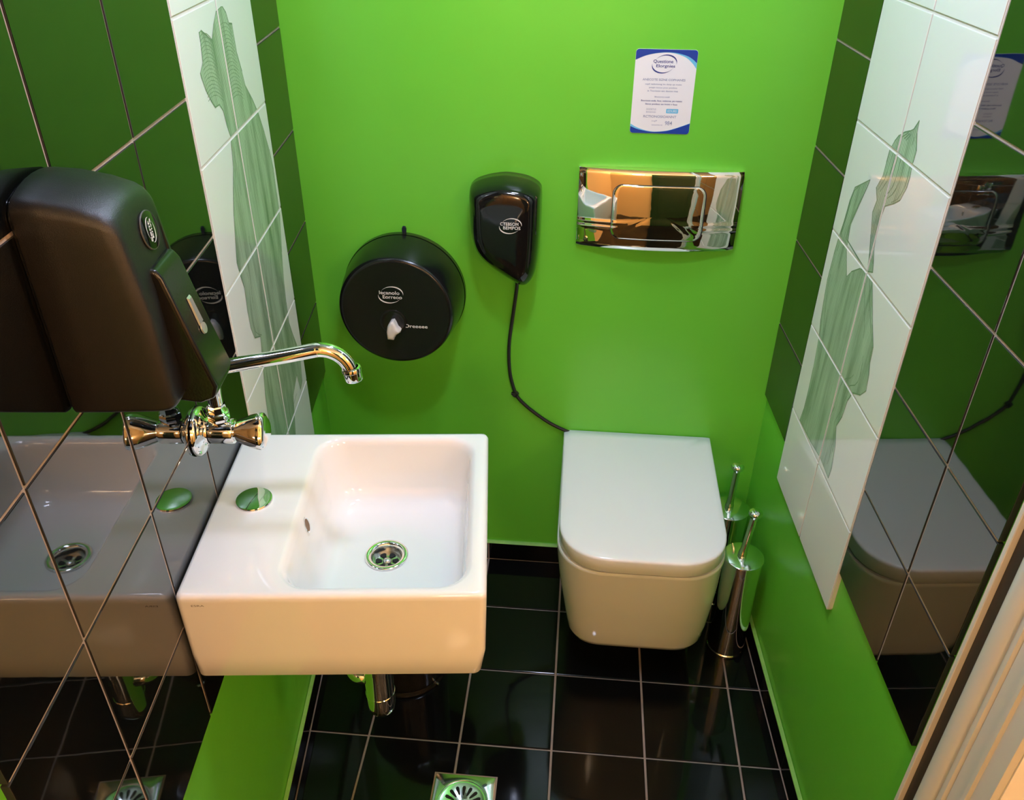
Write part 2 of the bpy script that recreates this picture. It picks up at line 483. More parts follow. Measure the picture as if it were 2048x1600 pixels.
def tile_wall(P, wall, ybounds, zr0, zbot, wy, zw0, zwbot, prints, sketch, lines):
    """wy = (first, last) y of the white column"""
    ztop = CEIL
    rows = [zbot]
    z = zr0-0.2*3
    while z < ztop-0.02:
        rows.append(z); z += 0.2
    rows.append(ztop-0.004)
    for i in range(len(ybounds)-1):
        y1, y0 = ybounds[i], ybounds[i+1]
        if y1 <= wy[0]+1e-6 and y0 >= wy[1]-1e-6: continue
        for k in range(len(rows)-1):
            jit = random.uniform(-0.0004, 0.0004)
            sides(tile_mesh(P, y0, y1, rows[k], rows[k+1], -TH, jit).build('black_tile', M['black_tile'], wall), M['black_side'])
    wrows = [zwbot]
    z = zw0-0.2*4
    while z < ztop-0.02:
        wrows.append(z); z += 0.2
    wrows.append(ztop-0.004)
    ym = (wy[0]+wy[1])/2
    WH = 0.0012
    for (y0, y1) in ((ym, wy[0]), (wy[1], ym)):
        for k in range(len(wrows)-1):
            tl = sides(tile_mesh(P, y0, y1, wrows[k], wrows[k+1], -TH, WH).build('white_tile', M['white_tile'], wall), M['white_side'])
            r = (y0+GAP/2+0.001, y1-GAP/2-0.001, wrows[k]+GAP/2+0.001, wrows[k+1]-GAP/2-0.001)
            for poly in prints:
                c = clip_rect(poly, *r)
                if c:
                    MB().flat(c, lambda a, b: P(a, b, WH+0.0002)).build('sketch_print', sketch, tl)
            st = MB()
            for poly in prints:
                for qd in stroke_quads(poly, 0.0022):
                    c = clip_rect(qd, *r)
                    if c: st.add([P(a, b, WH+0.0004) for a, b in c], [tuple(range(len(c)))])
            for qd in lines:
                c = clip_rect(qd, *r)
                if c: st.add([P(a, b, WH+0.0004) for a, b in c], [tuple(range(len(c)))])
            if st.v: st.build('sketch_line', M['stroke'], tl)
    # grout beds behind the tiles
    yend_ = ybounds[-1]+0.007
    for a, b, z0, mt, nm in ((ybounds[0], wy[0], zbot+0.006, M['grout'], 'grout_bed'), (wy[0], wy[1], zwbot+0.006, M['white_grout'], 'grout_bed'),
                             (wy[1], yend_, zbot+0.006, M['grout'], 'grout_bed')):
        h = -0.0020 if mt is M['grout'] else -0.0004
        MB().loft([[P(a, z0+0.001, -TH-0.001), P(b, z0+0.001, -TH-0.001), P(b, ztop-0.003, -TH-0.001), P(a, ztop-0.003, -TH-0.001)],
                   [P(a, z0+0.001, h), P(b, z0+0.001, h), P(b, ztop-0.003, h), P(a, ztop-0.003, h)]]).build(nm, mt, wall)
tile_wall(PL, wl, [-0.001, -0.1924, -0.3924, -0.5924, -0.7924, -0.9924, -1.1924, -1.355], 1.3786, 0.585,
          (-0.1924, -0.5924), 1.4804, 0.487, [PRINT_L], M['sketch_l'],
          hatch(PRINT_L, 1.27, 0.62, (.08, .16, .3, .42, .55, .68, .8, .9), 0.0016)
          + ribs(lambda z: -0.497-0.012*min(1, max(0, (1.44-z)/.06)), lambda z: -0.437, 1.442, 1.356, 17, 0.020)
          + ribs(lambda z: -0.395, lambda z: -0.335+0.10*max(0, 1.40-z), 1.440, 1.33, 20, 0.016))
tile_wall(PR, wr, [-0.001, -0.1985, -0.3985, -0.5985, -0.7985, -0.951], 1.3786, 0.584,
          (-0.1985, -0.5985), 1.4804, 0.487, [PRINT_R1, PRINT_R2], M['sketch_r'],
          hatch(PRINT_R1, 1.20, 0.70, (.04, .10, .20, .93, .86, .97), 0.0018) + hatch(PRINT_R2, 1.33, 1.09, (.1, .22, .35, .5, .62, .75, .88), 0.0020))

# ------------------------------------------------------------------ floor tiles and skirting tiles
FP, FX0, FY0 = 0.2056, 0.1677, 0.0176
fg = 0.0048
tile_cache = {}
for i in range(-2, 6):
    for j in range(-1, 6):
        x0, x1 = FX0+FP*i+fg/2, FX0+FP*(i+1)-fg/2
        y1, y0 = FY0-FP*j-fg/2, FY0-FP*(j+1)+fg/2
        poly = [(x0, y0), (x1, y0), (x1, y1), (x0, y1)]
        poly = clip(poly, -1, -AL, -(XL+0.002)); 
        if len(poly) >= 3: poly = clip(poly, 1, AR, XR-0.002)
        if len(poly) >= 3: poly = clip(poly, 0, 1, -0.010)
        if len(poly) < 3: continue
        ax = [p[0] for p in poly]; ay = [p[1] for p in poly]
        if max(ax)-min(ax) < 0.004 or max(ay)-min(ay) < 0.004: continue
        whole = len(poly) == 4 and abs(max(ax)-min(ax)-(x1-x0)) < 1e-6 and abs(max(ay)-min(ay)-(y1-y0)) < 1e-6 and abs(poly[0][0]-x0) < 1e-6 and all(min(abs(p[0]-x0), abs(p[0]-x1)) < 1e-6 and min(abs(p[1]-y0), abs(p[1]-y1)) < 1e-6 for p in poly)
        cx, cy = (x0+x1)/2, (y0+y1)/2
        if whole and 'w' in tile_cache:
            o = bpy.data.objects.new('floor_tile', tile_cache['w'].data); COL.objects.link(o); o.parent = fl
        else:
            pc = [(a-cx, b-cy) for a, b in poly]
            gx, gy = sum(p[0] for p in pc)/len(pc), sum(p[1] for p in pc)/len(pc)
            rx, ry = (max(ax)-min(ax))/2, (max(ay)-min(ay))/2
            ins = lambda e_, z_: [(gx+(a-gx)*(1-e_/rx), gy+(b-gy)*(1-e_/ry), z_) for a, b in pc]
            o = MB().loft([ins(0, -0.006), ins(0, -0.0012), ins(0.0004, -0.0004), ins(0.0012, 0.0)]).build('floor_tile', M['floor_tile'], fl)
            if whole: tile_cache['w'] = o
        o.location = (cx, cy, random.uniform(-0.0003, 0.0003))
        o.rotation_euler = (random.uniform(-1, 1)*0.0015, random.uniform(-1, 1)*0.0015, 0)

SK = 0.060
bb = struct(MB().box(-0.028, 1.042, -0.0075, -0.0002, -0.003, SK-0.002).build('baseboard_back', M['grout']))
for i in range(-1, 5):
    x0, x1 = max(FX0+FP*i+0.0015, -0.028), min(FX0+FP*(i+1)-0.0015, 1.042)
    if x1-x0 > 0.01:
        MB().box(x0, x1, -0.0095, -0.004, 0.001, SK).build('skirting_tile', M['floor_tile'], bb, bevel=0.001)
MB().loft([[(x, -0.0101, SK-0.001), (x, -0.0055, SK+0.0035), (x, -0.0005, SK+0.004), (x, -0.0005, SK-0.001)] for x in (-0.027, 1.041)]).build('paint_edge', M['caulk'], bb)
for side, P, nm, yend in ((0, PL, 'baseboard_left', -1.54), (1, PR, 'baseboard_right', DOOR_Y0-0.001)):
    def slab(y0, y1, z0, z1, h0, h1):
        return MB().loft([[P(y0, z0, h0), P(y1, z0, h0), P(y1, z1, h0), P(y0, z1, h0)], [P(y0, z0, h1), P(y1, z0, h1), P(y1, z1, h1), P(y0, z1, h1)]])
    b0 = struct(slab(-0.011, yend, -0.003, SK-0.002, -TH+0.0002, -0.002).build(nm, M['grout']))
    y = -0.011; j = 1
    while y > yend+0.01:
        yn = max(FY0-FP*j, yend)
        if y-yn > 0.01:
            slab(y-0.0015, yn+0.0015, 0.001, SK, -0.006, 0.0).build('skirting_tile', M['floor_tile'], b0, bevel=0.001)
        y = yn; j += 1
    MB().loft([[P(yy, SK-0.0005, 0.0007), P(yy, SK+0.002, 0.0004), P(yy, SK+0.006, -TH+0.0012), P(yy, SK-0.0005, -TH+0.0002)] for yy in (-0.011, yend)]).build('paint_edge', M['caulk'], b0)

# ------------------------------------------------------------------ door frame on the right
df = bpy.data.objects.new('trim_1', None); COL.objects.link(df); df['kind'] = 'structure'
df['label'] = 'cream white door frame with a brown rubber gasket'
def jamb(y0, y1, prof, mt, name, z1=2.10):
    """prof: list of (fraction along y0..y1, proud)"""
    r0_, r1_ = [], []
    for f, h in prof:
        y = y0+(y1-y0)*f
        r0_.append(PR(y, 0.0, h)); r1_.append(PR(y, z1, h))
    for lst, z in ((r0_, 0.0), (r1_, z1)):
        lst.append(PR(y1, z, -0.03)); lst.append(PR(y0, z, -0.03))
    MB().loft([r0_, r1_]).build(name, mt, df, smooth=40)
jamb(-0.9635, -0.9735, [(0, -.004), (.1, .002), (.3, .004), (.9, .004), (1, .003)], M['pvc'], 'casing_lip')
jamb(-0.9735, -0.9965, [(0, -.004), (.5, -.002), (1, -.004)], M['gasket'], 'gasket')
hr = [(0.5-0.5*math.cos(PI*i/12), -0.003+0.009*math.sin(PI*i/12)) for i in range(13)]
jamb(-0.9965, -1.0310, hr, M['pvc'], 'frame_bead')
jamb(-1.0310, -1.0370, [(0, -.003), (1, -.003)], M['pvc'], 'frame_groove')
jamb(-1.0370, -1.0495, [(0, -.001), (.25, .003), (.75, .003), (1, -.001)], M['pvc'], 'frame_rib')
jamb(-1.0500, -1.0740, [(0, -.003), (.05, .000), (1, .000)], M['pvc'], 'frame_flat')
jamb(-1.0742, -1.0860, [(0, .000), (.3, .005), (.8, .005), (1, .001)], M['pvc'], 'frame_rib')
jamb(-1.0862, -1.1180, [(0, .001), (.9, .003), (1, -.002)], M['pvc'], 'frame_flat')

# ------------------------------------------------------------------ wash basin (left wall frame: +x out of the wall, -y towards the door)
def on_left(v, z=0.0):
    d = Vector((AL, -1, 0))/NL
    p = Vector((XL, 0, 0)) + d*v
    return (p.x, p.y, z)
BV = 0.823
basin = thing('wash_basin', 'white rectangular ceramic wash basin on the left tiled wall', 'wash basin', on_left(BV), RZL)
ZT, ZB = 0.845, 0.679
def R(cx, cy, hx, hy, r, z): return [(a, b, z) for a, b in rrect(cx, cy, hx, hy, r)]
W2 = 0.206
rings = [R(0.202, 0, 0.186, 0.168, 0.010, ZB), R(0.202, 0, 0.196, 0.178, 0.012, ZB+0.001), R(0.202, 0, 0.2005, 0.1835, 0.012, ZB+0.007),
         R(0.2045, 0, 0.2045, 0.186, 0.011, ZB+0.05), R(W2, 0, W2-.0005, 0.1865, 0.010, ZT-0.012),
         R(W2, 0, W2-.001, 0.1862, 0.010, ZT-0.006), R(W2, 0, W2-.0035, 0.184, 0.009, ZT-0.0015), R(W2, 0, W2-.008, 0.180, 0.008, ZT)]
bc, bx, by = 0.2585, 0.1335, 0.1755
rings += [R(bc, 0, bx, by, 0.046, ZT), R(bc, 0, bx-.004, by-.004, 0.044, ZT-0.0012), R(bc, 0, bx-.008, by-.008, 0.042, ZT-0.006),
          R(bc, 0, bx-.011, by-.010, 0.042, ZT-0.015), R(bc+.001, 0, bx-.016, by-.015, 0.044, ZT-0.055),
          R(bc+.002, 0, bx-.021, by-.021, 0.046, ZT-0.088), R(bc+.002, 0, bx-.027, by-.028, 0.046, ZT-0.102),
          R(bc+.002, 0, bx-.038, by-.040, 0.042, ZT-0.110), R(bc+.002, 0, bx-.056, by-.060, 0.036, ZT-0.1135)]
FZ = ZT-0.1155
rings.append([(0.250+0.040*math.cos(t), 0.012+0.040*math.sin(t), FZ) for t in
              [math.atan2(p[1]-0.012, p[0]-0.250) for p in rings[-1]]])
rings.append([(0.250+0.031*math.cos(t), 0.012+0.031*math.sin(t), FZ-0.001) for t in
              [math.atan2(p[1]-0.012, p[0]-0.250) for p in rings[-2]]])
rings.append([(0.250+0.030*math.cos(t), 0.012+0.030*math.sin(t), FZ-0.03) for t in
              [math.atan2(p[1]-0.012, p[0]-0.250) for p in rings[-3]]])
body = MB().loft(rings, True, False).build('basin_body', M['ceramic'], basin, smooth=50)
T4 = Matrix.Translation
# plug hole: flange ring, cup, strainer with petals
dz = FZ
flg = MB().lathe([(0.0345, dz), (0.0345, dz+0.0015), (0.0335, dz+0.0026), (0.030, dz+0.0030), (0.0255, dz+0.0018), (0.0235, dz-0.0015), (0.0225, dz-0.010)], 56, T4((0.250, 0.012, 0))).build('drain_flange', M['chrome'], basin, smooth=60)
MB().lathe([(0.0226, dz-0.004), (0.0222, dz-0.012), (0.0, dz-0.0125)], 40, T4((0.250, 0.012, 0))).build('drain_well', M['steel'], flg, smooth=40)
st = MB()
zz = dz-0.0115
for k in range(6):
    a0 = k*PI/3
    hole = [(0.250+r*math.cos(a0+d), 0.012+r*math.sin(a0+d), zz+0.0002) for r, d in ((.0085, -.26), (.0165, -.34), (.0185, -.15), (.0185, .15), (.0165, .34), (.0085, .26))]
    st.add(hole, [tuple(range(6))])
st.build('drain_hole', M['dark_hole'], flg)
MB().lathe([(0.0, zz+0.004), (0.0040, zz+0.0036), (0.0062, zz+0.0018), (0.0070, zz)], 24, T4((0.250, 0.012, 0))).build('drain_screw', M['steel'], flg, smooth=50)
# blind cover on the tap hole
MB().lathe([(0.0275, ZT-0.001), (0.0275, ZT+0.002), (0.0265, ZT+0.0038), (0.0225, ZT+0.0045), (0.0, ZT+0.0048)], 56, T4((0.0600, 0.010, 0))).build('tap_hole_cover', M['chrome'], basin, smooth=40)
# overflow hole in the bowl wall nearest to the tiled wall
om = axis_matrix((0.1392, -0.012, ZT-0.030), (1, 0, 0.22), (0, 1, 0))
sc = Matrix.Diagonal((0.95, 1.35, 1.0, 1.0))
ovr = MB().lathe([(0.0105, -0.003), (0.0105, 0.0008), (0.0095, 0.0014), (0.0080, 0.0008), (0.0078, -0.002)], 32, om @ sc).build('overflow_ring', M['chrome'], basin, smooth=50)
MB().lathe([(0.0082, 0.0002), (0.0, 0.0001)], 24, om @ sc).build('overflow_hole', mat('rusty_overflow_shadow', (0.22, 0.13, 0.07), 0.6), ovr)
fm = axis_matrix((0.030, -0.18665, ZT-0.0165), (0, -1, 0), (1, 0, 0))
lettering(body, fm, 'ESRA', 0, 0, 0.017, 0.0030, M['grey_print'], 'maker_mark')

# bottle trap under the basin
trap = thing('bottle_trap', 'chrome bottle trap hanging under the wash basin', 'drain pipe', on_left(BV), RZL)
tx, ty, t0 = 0.219, -0.010, 0.374
MB().lathe([(0.0, t0), (0.010, t0+.001), (0.019, t0+.006), (0.0240, t0+.016), (0.0250, t0+.027), (0.0250, t0+.052), (0.0258, t0+.053), (0.0258, t0+.056), (0.0250, t0+.057), (0.0250, t0+.120), (0.0270, t0+.121), (0.0270, t0+.138), (0.020, t0+.141), (0.016, t0+.142), (0.016, 0.58)], 44, T4((tx, ty, 0))).build('trap_body', M['chrome'], trap, smooth=35)
MB().tube(smooth_path([(tx, ty, 0.57), (tx+.002, ty+.002, 0.60), (tx+.020, ty+.014, 0.635), (0.250, 0.012, 0.664), (0.250, 0.012, 0.678)], 5), 0.0160, 24).build('tail_pipe', M['chrome'], trap, smooth=60)
MB().tube(smooth_path([(tx-0.02, ty, t0+.092), (tx-.040, ty+.006, t0+.094), (tx-.056, ty+.040, t0+.096), (tx-.075, ty+.095, t0+.098), (0.10, ty+.118, t0+.10), (0.05, ty+.124, t0+.10), (-0.007, ty+.125, t0+.10)], 6), 0.0135, 20).build('outlet_pipe', M['chrome'], trap, smooth=60)
MB().lathe([(0.0, 0.010), (0.020, 0.009), (0.030, 0.005), (0.032, 0.0004)], 36, axis_matrix((-TH, ty+.125, t0+.10), (1, 0, 0))).build('wall_flange', M['chrome'], trap, smooth=50)

# ------------------------------------------------------------------ tap
tap = thing('wall_tap', 'chrome wall tap with a long curved spout above the wash basin', 'tap', on_left(0.812, 0.972), RZL)
MB().lathe([(0.0365, 0.0015), (0.0365, 0.0035), (0.0355, 0.0060), (0.031, 0.0095), (0.023, 0.0125), (0.0195, 0.0145), (0.0180, 0.0175)], 48, axis_matrix((0, 0, 0), (1, 0, 0))).build('wall_flange', M['chrome'], tap, smooth=40)
MB().lathe([(0.0165, 0.010), (0.0165, 0.019), (0.0178, 0.020), (0.0185, 0.023), (0.0185, 0.049), (0.0178, 0.052), (0.0150, 0.053), (0.0140, 0.066), (0.0, 0.067)], 40, axis_matrix((0, 0, 0), (1, 0, 0))).build('tap_body', M['chrome'], tap, smooth=35)
sx = 0.034
MB().lathe([(0.0110, 0.010), (0.0110, 0.020), (0.0150, 0.0215), (0.0160, 0.024), (0.0160, 0.030), (0.0150, 0.033), (0.0128, 0.0345), (0.0128, 0.044), (0.0115, 0.046)], 8, T4((sx, 0, 0))).build('spout_nut', M['chrome'], tap, smooth=30)
sp = [(sx, 0, 0.040), (sx, 0, 0.058), (sx+0.001, 0, 0.074)]
for i in range(1, 9):
    a = PI/2*i/8*0.87
    sp.append((sx+0.032*(1-math.cos(a)), 0.0004*i, 0.074+0.032*math.sin(a)))
sp += [(0.090, 0.004, 0.1110), (0.140, 0.006, 0.1195), (0.176, 0.008, 0.1262)]
for i in range(0, 11):
    a = math.radians(96-i*8.4)
    sp.append((0.187+0.0385*math.cos(a), 0.0085, 0.0890+0.0385*math.sin(a)))
sp.append((0.2270, 0.0085, 0.0860))
spt = MB().tube(smooth_path(sp, 4), 0.0102, 24).build('spout', M['chrome'], tap, smooth=60)
ad = axis_matrix((0.2262, 0.0085, 0.0985), (0.14, 0, -1))
MB().lathe([(0.0100, -0.002), (0.0128, -0.001), (0.0135, 0.001), (0.0135, 0.004), (0.0125, 0.005), (0.0125, 0.017), (0.0118, 0.0185), (0.0090, 0.0185), (0.0085, 0.012), (0.0, 0.012)], 36, ad).build('aerator', M['chrome'], spt, smooth=35)
# three-lobed handle
hm = axis_matrix((0.055, 0, 0), (1, 0, 0), (0, 0, 1))
hr_ = []
for r, z, lob in ((0.0150, 0.0, 0), (0.0165, 0.004, 0.03), (0.0195, 0.012, 0.06), (0.0228, 0.022, 0.10), (0.0250, 0.031, 0.12), (0.0258, 0.037, 0.12), (0.0248, 0.0405, 0.12), (0.020, 0.0430, 0.09), (0.012, 0.0440, 0.0), (0.0005, 0.0442, 0.0)):
    hr_.append([hm @ Vector((r*(1+lob*math.cos(3*t))*math.cos(t), r*(1+lob*math.cos(3*t))*math.sin(t), z)) for t in [2*PI*j/60 for j in range(60)]])
MB().loft(hr_).build('tap_handle', M['chrome'], tap, smooth=50)

# ------------------------------------------------------------------ soap dispenser on the left wall
SV = 1.043
soap = thing('soap_dispenser', 'grained black plastic soap dispenser with push lever on the left tiled wall', 'soap dispenser', on_left(SV), RZL)
HW = 0.0525
def arch(hx, z0, z1, rt, rb, k=8, ms=6):
    """upright outline, large radius on its two top corners"""
    pts = []
    cs = [(hx-rt, z1-rt, 0, rt), (-hx+rt, z1-rt, PI/2, rt), (-hx+rb, z0+rb, PI, rb), (hx-rb, z0+rb, 1.5*PI, rb)]
    for i, (a, b, t0, r) in enumerate(cs):
        arc_ = [(a+r*math.cos(t0+PI/2*j/k), b+r*math.sin(t0+PI/2*j/k)) for j in range(k+1)]
        pts += arc_
        nx2 = cs[(i+1) % 4]
        q = (nx2[0]+nx2[3]*math.cos(nx2[2]), nx2[1]+nx2[3]*math.sin(nx2[2]))
        for j in range(1, ms):
            t = j/ms
            pts.append((arc_[-1][0]*(1-t)+q[0]*t, arc_[-1][1]*(1-t)+q[1]*t))
    return [(a, b+0.011*(1-(a/hx)**2)*min(1, max(0, (b-(z1-rt-.02))/.02)) - 0.011*min(1, max(0, (b-(z1-rt-.02))/.02))) for a, b in pts]
def front_u(z):
    return 0.1055 - 0.002*max(0, (z-1.19)/0.10) if z < 1.29 else 0.1035 - 0.0135*((z-1.29)/0.105)
def cover_ring(sf, ins, top, du=0.0):
    return [(front_u(b)*sf+du, a, b) for a, b in arch(HW-ins, 1.190+ins*0.6, top-ins, 0.010, 0.006)]
MB().loft([cover_ring(0, .002, 1.417, .0035), cover_ring(0, 0, 1.418, .006), cover_ring(.35, 0, 1.416), cover_ring(.65, 0.0004, 1.411), cover_ring(.86, 0.001, 1.405), cover_ring(.93, .0022, 1.402),
           cover_ring(.97, .0050, 1.401), cover_ring(.992, .0085, 1.400), cover_ring(1.0, .0135, 1.399)]).build('front_cover', M['black_grain'], soap, smooth=60)
MB().loft([[(u_, a, b) for a, b in arch(HW-.004, 1.195, 1.412, 0.012, 0.004)] for u_ in (0.0006, 0.0036)]).build('back_plate', M['black_satin'], soap, smooth=40)
# push lever standing proud of the cover
lv = [(0.094, 1.184), (0.118, 1.180), (0.1335, 1.186), (0.1385, 1.200), (0.1250, 1.252), (0.1085, 1.322), (0.1030, 1.331), (0.094, 1.331)]
lev = MB().prism(lv, -0.0165-0.002, 0.040-0.002, lambda a, b, h: (a, h, b)).build('push_lever', M['black_satin'], soap, bevel=0.005, seg=3)
def lever_u(z): return 0.1250+(z-1.252)*(0.1085-0.1250)/(1.322-1.252)
wm = MB()
wy0, wy1 = 0.007, 0.018
wm.loft([[(lever_u(z)+0.0004, y, z) for y, z in ((wy0, 1.258), (wy1, 1.258), (wy1-0.001, 1.289), (wy0+0.001, 1.289))],
         [(lever_u(z)+0.0022, y, z) for y, z in ((wy0+.001, 1.260), (wy1-.001, 1.260), (wy1-.002, 1.287), (wy0+.002, 1.287))]])
wm.build('level_window', M['clear'], lev)
MB().lathe([(0.0065, 0.0002), (0.006, 0.0016), (0.0, 0.002)], 24, axis_matrix((0.1252, 0.0125, 1.2535), (1, 0, 0.235))).build('window_drop', M['clear'], lev, smooth=60)
fn_ = Vector((0.102, 0, 0.014)).normalized()
bm_ = axis_matrix((0.0955, 0.010, 1.360), fn_, (0, 1, 0))
bdg = MB().lathe([(0.0185, -0.001), (0.0185, 0.0006), (0.0178, 0.0011), (0.0, 0.0011)], 48, bm_).build('badge', M['black_gloss'], soap, smooth=40)
MB().lathe([(0.0190, 0.0), (0.0188, 0.0009), (0.0183, 0.0012), (0.0180, 0.0011)], 48, bm_).build('badge_ring', M['grey_print'], bdg, smooth=60)
lm = axis_matrix(Vector((0.0955, 0.010, 1.360))+fn_*0.0014, fn_, (0, 0.25, 1))
logo(bdg, lm, 0.0245, M['white_print'], 'Sant', 'Enga', bold=0.02)

# ------------------------------------------------------------------ toilet roll dispenser on the back wall
roll = thing('toilet_roll_dispenser', 'round black toilet roll dispenser on the green wall', 'paper dispenser', (0.187, 0, 0.821))
ym = axis_matrix((0, 0, 0), (0, -1, 0), (1, 0, 0))
MB().lathe([(0.139, 0.0008), (0.1405, 0.004), (0.1405, 0.018)], 96, ym, cap0=True).build('back_shell', M['black_satin'], roll, smooth=50)
rcov = MB().lathe([(0.137, 0.0165), (0.1395, 0.0185), (0.1392, 0.024), (0.1345, 0.070), (0.1285, 0.108), (0.1265, 0.115), (0.1225, 0.1195), (0.118, 0.1205), (0.1165, 0.1200), (0.0, 0.1200)], 96, ym).build('cover', M['black_satin'], roll, smooth=50)
MB().lathe([(0.0300, 0.1195), (0.0295, 0.1212), (0.0270, 0.1220), (0.0235, 0.1212), (0.0200, 0.1205), (0.0, 0.1203)], 48, axis_matrix((-0.007, 0, -0.024), (0, -1, 0))).build('outlet_boss', M['black_satin'], roll, smooth=50)
tooth = [(-0.020, -0.062), (-0.021, -0.045), (-0.018, -0.030), (-0.010, -0.017), (-0.003, -0.015), (0.0005, -0.022), (0.004, -0.032), (0.011, -0.039), (0.010, -0.043), (0.001, -0.049), (-0.004, -0.058), (-0.006, -0.063)]
def tooth_ring(s, h): 
    cx_, cy_ = -0.007, -0.038
    return [(cx_+(a-cx_)*s, -h, cy_+(b-cy_)*s) for a, b in tooth]
MB().loft([tooth_ring(1.0, 0.1200), tooth_ring(1.0, 0.131), tooth_ring(0.88, 0.137), tooth_ring(0.6, 0.139)]).build('outlet_nozzle', M['white_plastic'], roll, smooth=50)
MB().prism([(-0.004, 0), (0.004, 0), (0.005, 0.010), (0.003, 0.016), (-0.003, 0.016), (-0.005, 0.010)], 0.004, 0.010, lambda a, b, h: (0.006+a, -h, 0.1395+b)).build('key', M['key_blue'], roll, bevel=0.0012)
pm = axis_matrix((-0.008, -0.1209, 0.042), (0, -1, 0), (1, 0, 0))
logo(rcov, pm, 0.056, M['white_print'], 'lecanolo', 'Eorreoo')
lettering(rcov, axis_matrix((0.0435, -0.1209, -0.032), (0, -1, 0), (1, 0, 0)), 'Oreeeee', 0, 0, 0.052, 0.0085, M['white_print'], bold=0.012)

# ------------------------------------------------------------------ corded dispenser (hand dryer) on the back wall
dry = thing('hand_dryer', 'glossy black wall unit with a cable hanging below on the green wall', 'hand dryer', (0.418, 0, 0.98))
O0 = [(.344,1.070),(.347,1.082),(.358,1.091),(.376,1.098),(.396,1.103),(.420,1.106),(.445,1.104),(.466,1.100),(.482,1.093),(.493,1.084),(.497,1.070),(.497,1.02),(.495,.96),(.491,.915),(.484,.890),(.474,.876),(.463,.872),(.450,.876),(.430,.888),(.400,.907),(.378,.924),(.362,.942),(.352,.962),(.346,.99),(.344,1.03)]
O0s = smooth_path([(a, b, 0) for a, b in O0+[O0[0]]], 4)[:-1]
def dring(sx_, sz, d, dx=0, dz_=0):
    return [((p.x-0.420)*sx_+0.420-0.418+dx, -d, (p.y-0.995)*sz+0.995-0.98+dz_) for p in O0s]
MB().loft([dring(.985, .985, .0006), dring(.995, .995, .010), dring(.995, .995, .012)]).build('back_plate', M['black_satin'], dry, smooth=60)
dcov = MB().loft([dring(.99, .99, .0125), dring(1, 1, .014), dring(.995, .997, .035), dring(.975, .985, .058, .001, .000), dring(.925, .950, .078, .002, .002),
           dring(.84, .885, .093, .003, .006), dring(.76, .82, .101, .003, .008), dring(.70, .76, .1045, .003, .008), dring(.55, .62, .1058, .003, .008), dring(.2, .25, .1064, .003, .008)]).build('cover', M['black_gloss'], dry, smooth=60)
logo(dcov, axis_matrix((0.020, -0.1075, 0.045), (0, -1, 0), (1, 0, 0)), 0.047, M['white_print'], 'CTEBSOM', 'BEMPOS')
cab = [(.452,-.03,.905),(.447,-.020,.870),(.444,-.008,.835),(.437,-.006,.775),(.429,-.006,.710),(.427,-.006,.660),(.431,-.006,.605),(.444,-.006,.555),(.460,-.006,.530),(.492,-.006,.500),(.530,-.006,.472),(.570,-.007,.452),(.610,-.008,.440)]
cbl = MB().tube(smooth_path([(x-.418, y, z-.98) for x, y, z in cab], 6), 0.0042, 14).build('cable', M['cable'], dry, smooth=60)
MB().tube([(.444-.418-.004, -.006, .553-.98-.006), (.444-.418+.004, -.006, .553-.98+.004)], 0.0062, 14).build('cable_tie', M['cable'], cbl, smooth=60)
MB().box(.444-.418-.0105, .444-.418-.005, -.010, -.001, .553-.98-.0025, .553-.98+.0025).build('cable_clip', M['cable'], cbl, bevel=0.001)

# ------------------------------------------------------------------ notice card
CW, CH = 0.119, 0.1605
card = thing('notice_card', 'white notice card with royal blue corners on the green wall', 'sign', (0.7305, 0, 1.2735))
cm = axis_matrix((0, 0, 0), (0, -1, 0), (1, 0, 0))
def cp(a, b, h=0.0): return cm @ Vector((a, b, h))
sheet = MB().loft([[cp(a, b, h) for a, b in rrect(0, 0, CW/2, CH/2, 0.006)] for h in (0.0004, 0.0014)]).build('card', M['paper'], card)
rr = rrect(0, 0, CW/2-0.0003, CH/2-0.0003, 0.006)
def fx(f): return -CW/2+CW*f
def fy(f): return CH/2-CH*f
def arc(pts, n=24):
    return [(p.x, p.y) for p in smooth_path([(fx(a), fy(b), 0) for a, b in pts], 8)]
def card_shape(curve, top, h, mt, name):
    """region of the card beyond the curve (left to right)"""
    yl, yr = curve[0][1], curve[-1][1]
    if top: rim = [p for p in rr if p[1] > (yl if p[0] < 0 else yr)]
    else: rim = [p for p in rr if p[1] < (yl if p[0] < 0 else yr)]
    rim.sort(key=lambda p: math.atan2(p[1], p[0]) if top else math.atan2(p[1], p[0]))
    if not top: rim = sorted(rim, key=lambda p: (math.atan2(p[1], p[0]) + 2*PI) % (2*PI))
    poly = curve + rim if top else list(reversed(curve)) + rim
    MB().flat(poly, lambda a, b: cp(a, b, h)).build(name, mt, sheet)
card_shape(arc([(0.003, .125), (.18, .072), (.40, .042), (.60, .042), (.80, .085), (.92, .15), (.997, .215)]), True, 0.0015, M['light_blue'], 'blue_band')
card_shape(arc([(0.003, .125), (.18, .070), (.40, .038), (.62, .036), (.82, .068), (.92, .105), (.997, .15)]), True, 0.0017, M['blue'], 'blue_band')
card_shape(arc([(0.003, .885), (.12, .93), (.30, .968), (.45, .975), (.65, .955), (.85, .905), (.997, .862)]), False, 0.0015, M['light_blue'], 'blue_band')
card_shape(arc([(0.003, .915), (.12, .948), (.30, .974), (.45, .978), (.65, .958), (.85, .908), (.997, .865)]), False, 0.0017, M['blue'], 'blue_band')
lc = cm @ T4((fx(.475), fy(.168), 0.0016))
logo(sheet, lc, 0.048, M['navy_text'], 'Questione', 'Elorgnies', bold=0.015)
CT = cm @ T4((0, 0, 0.0016))
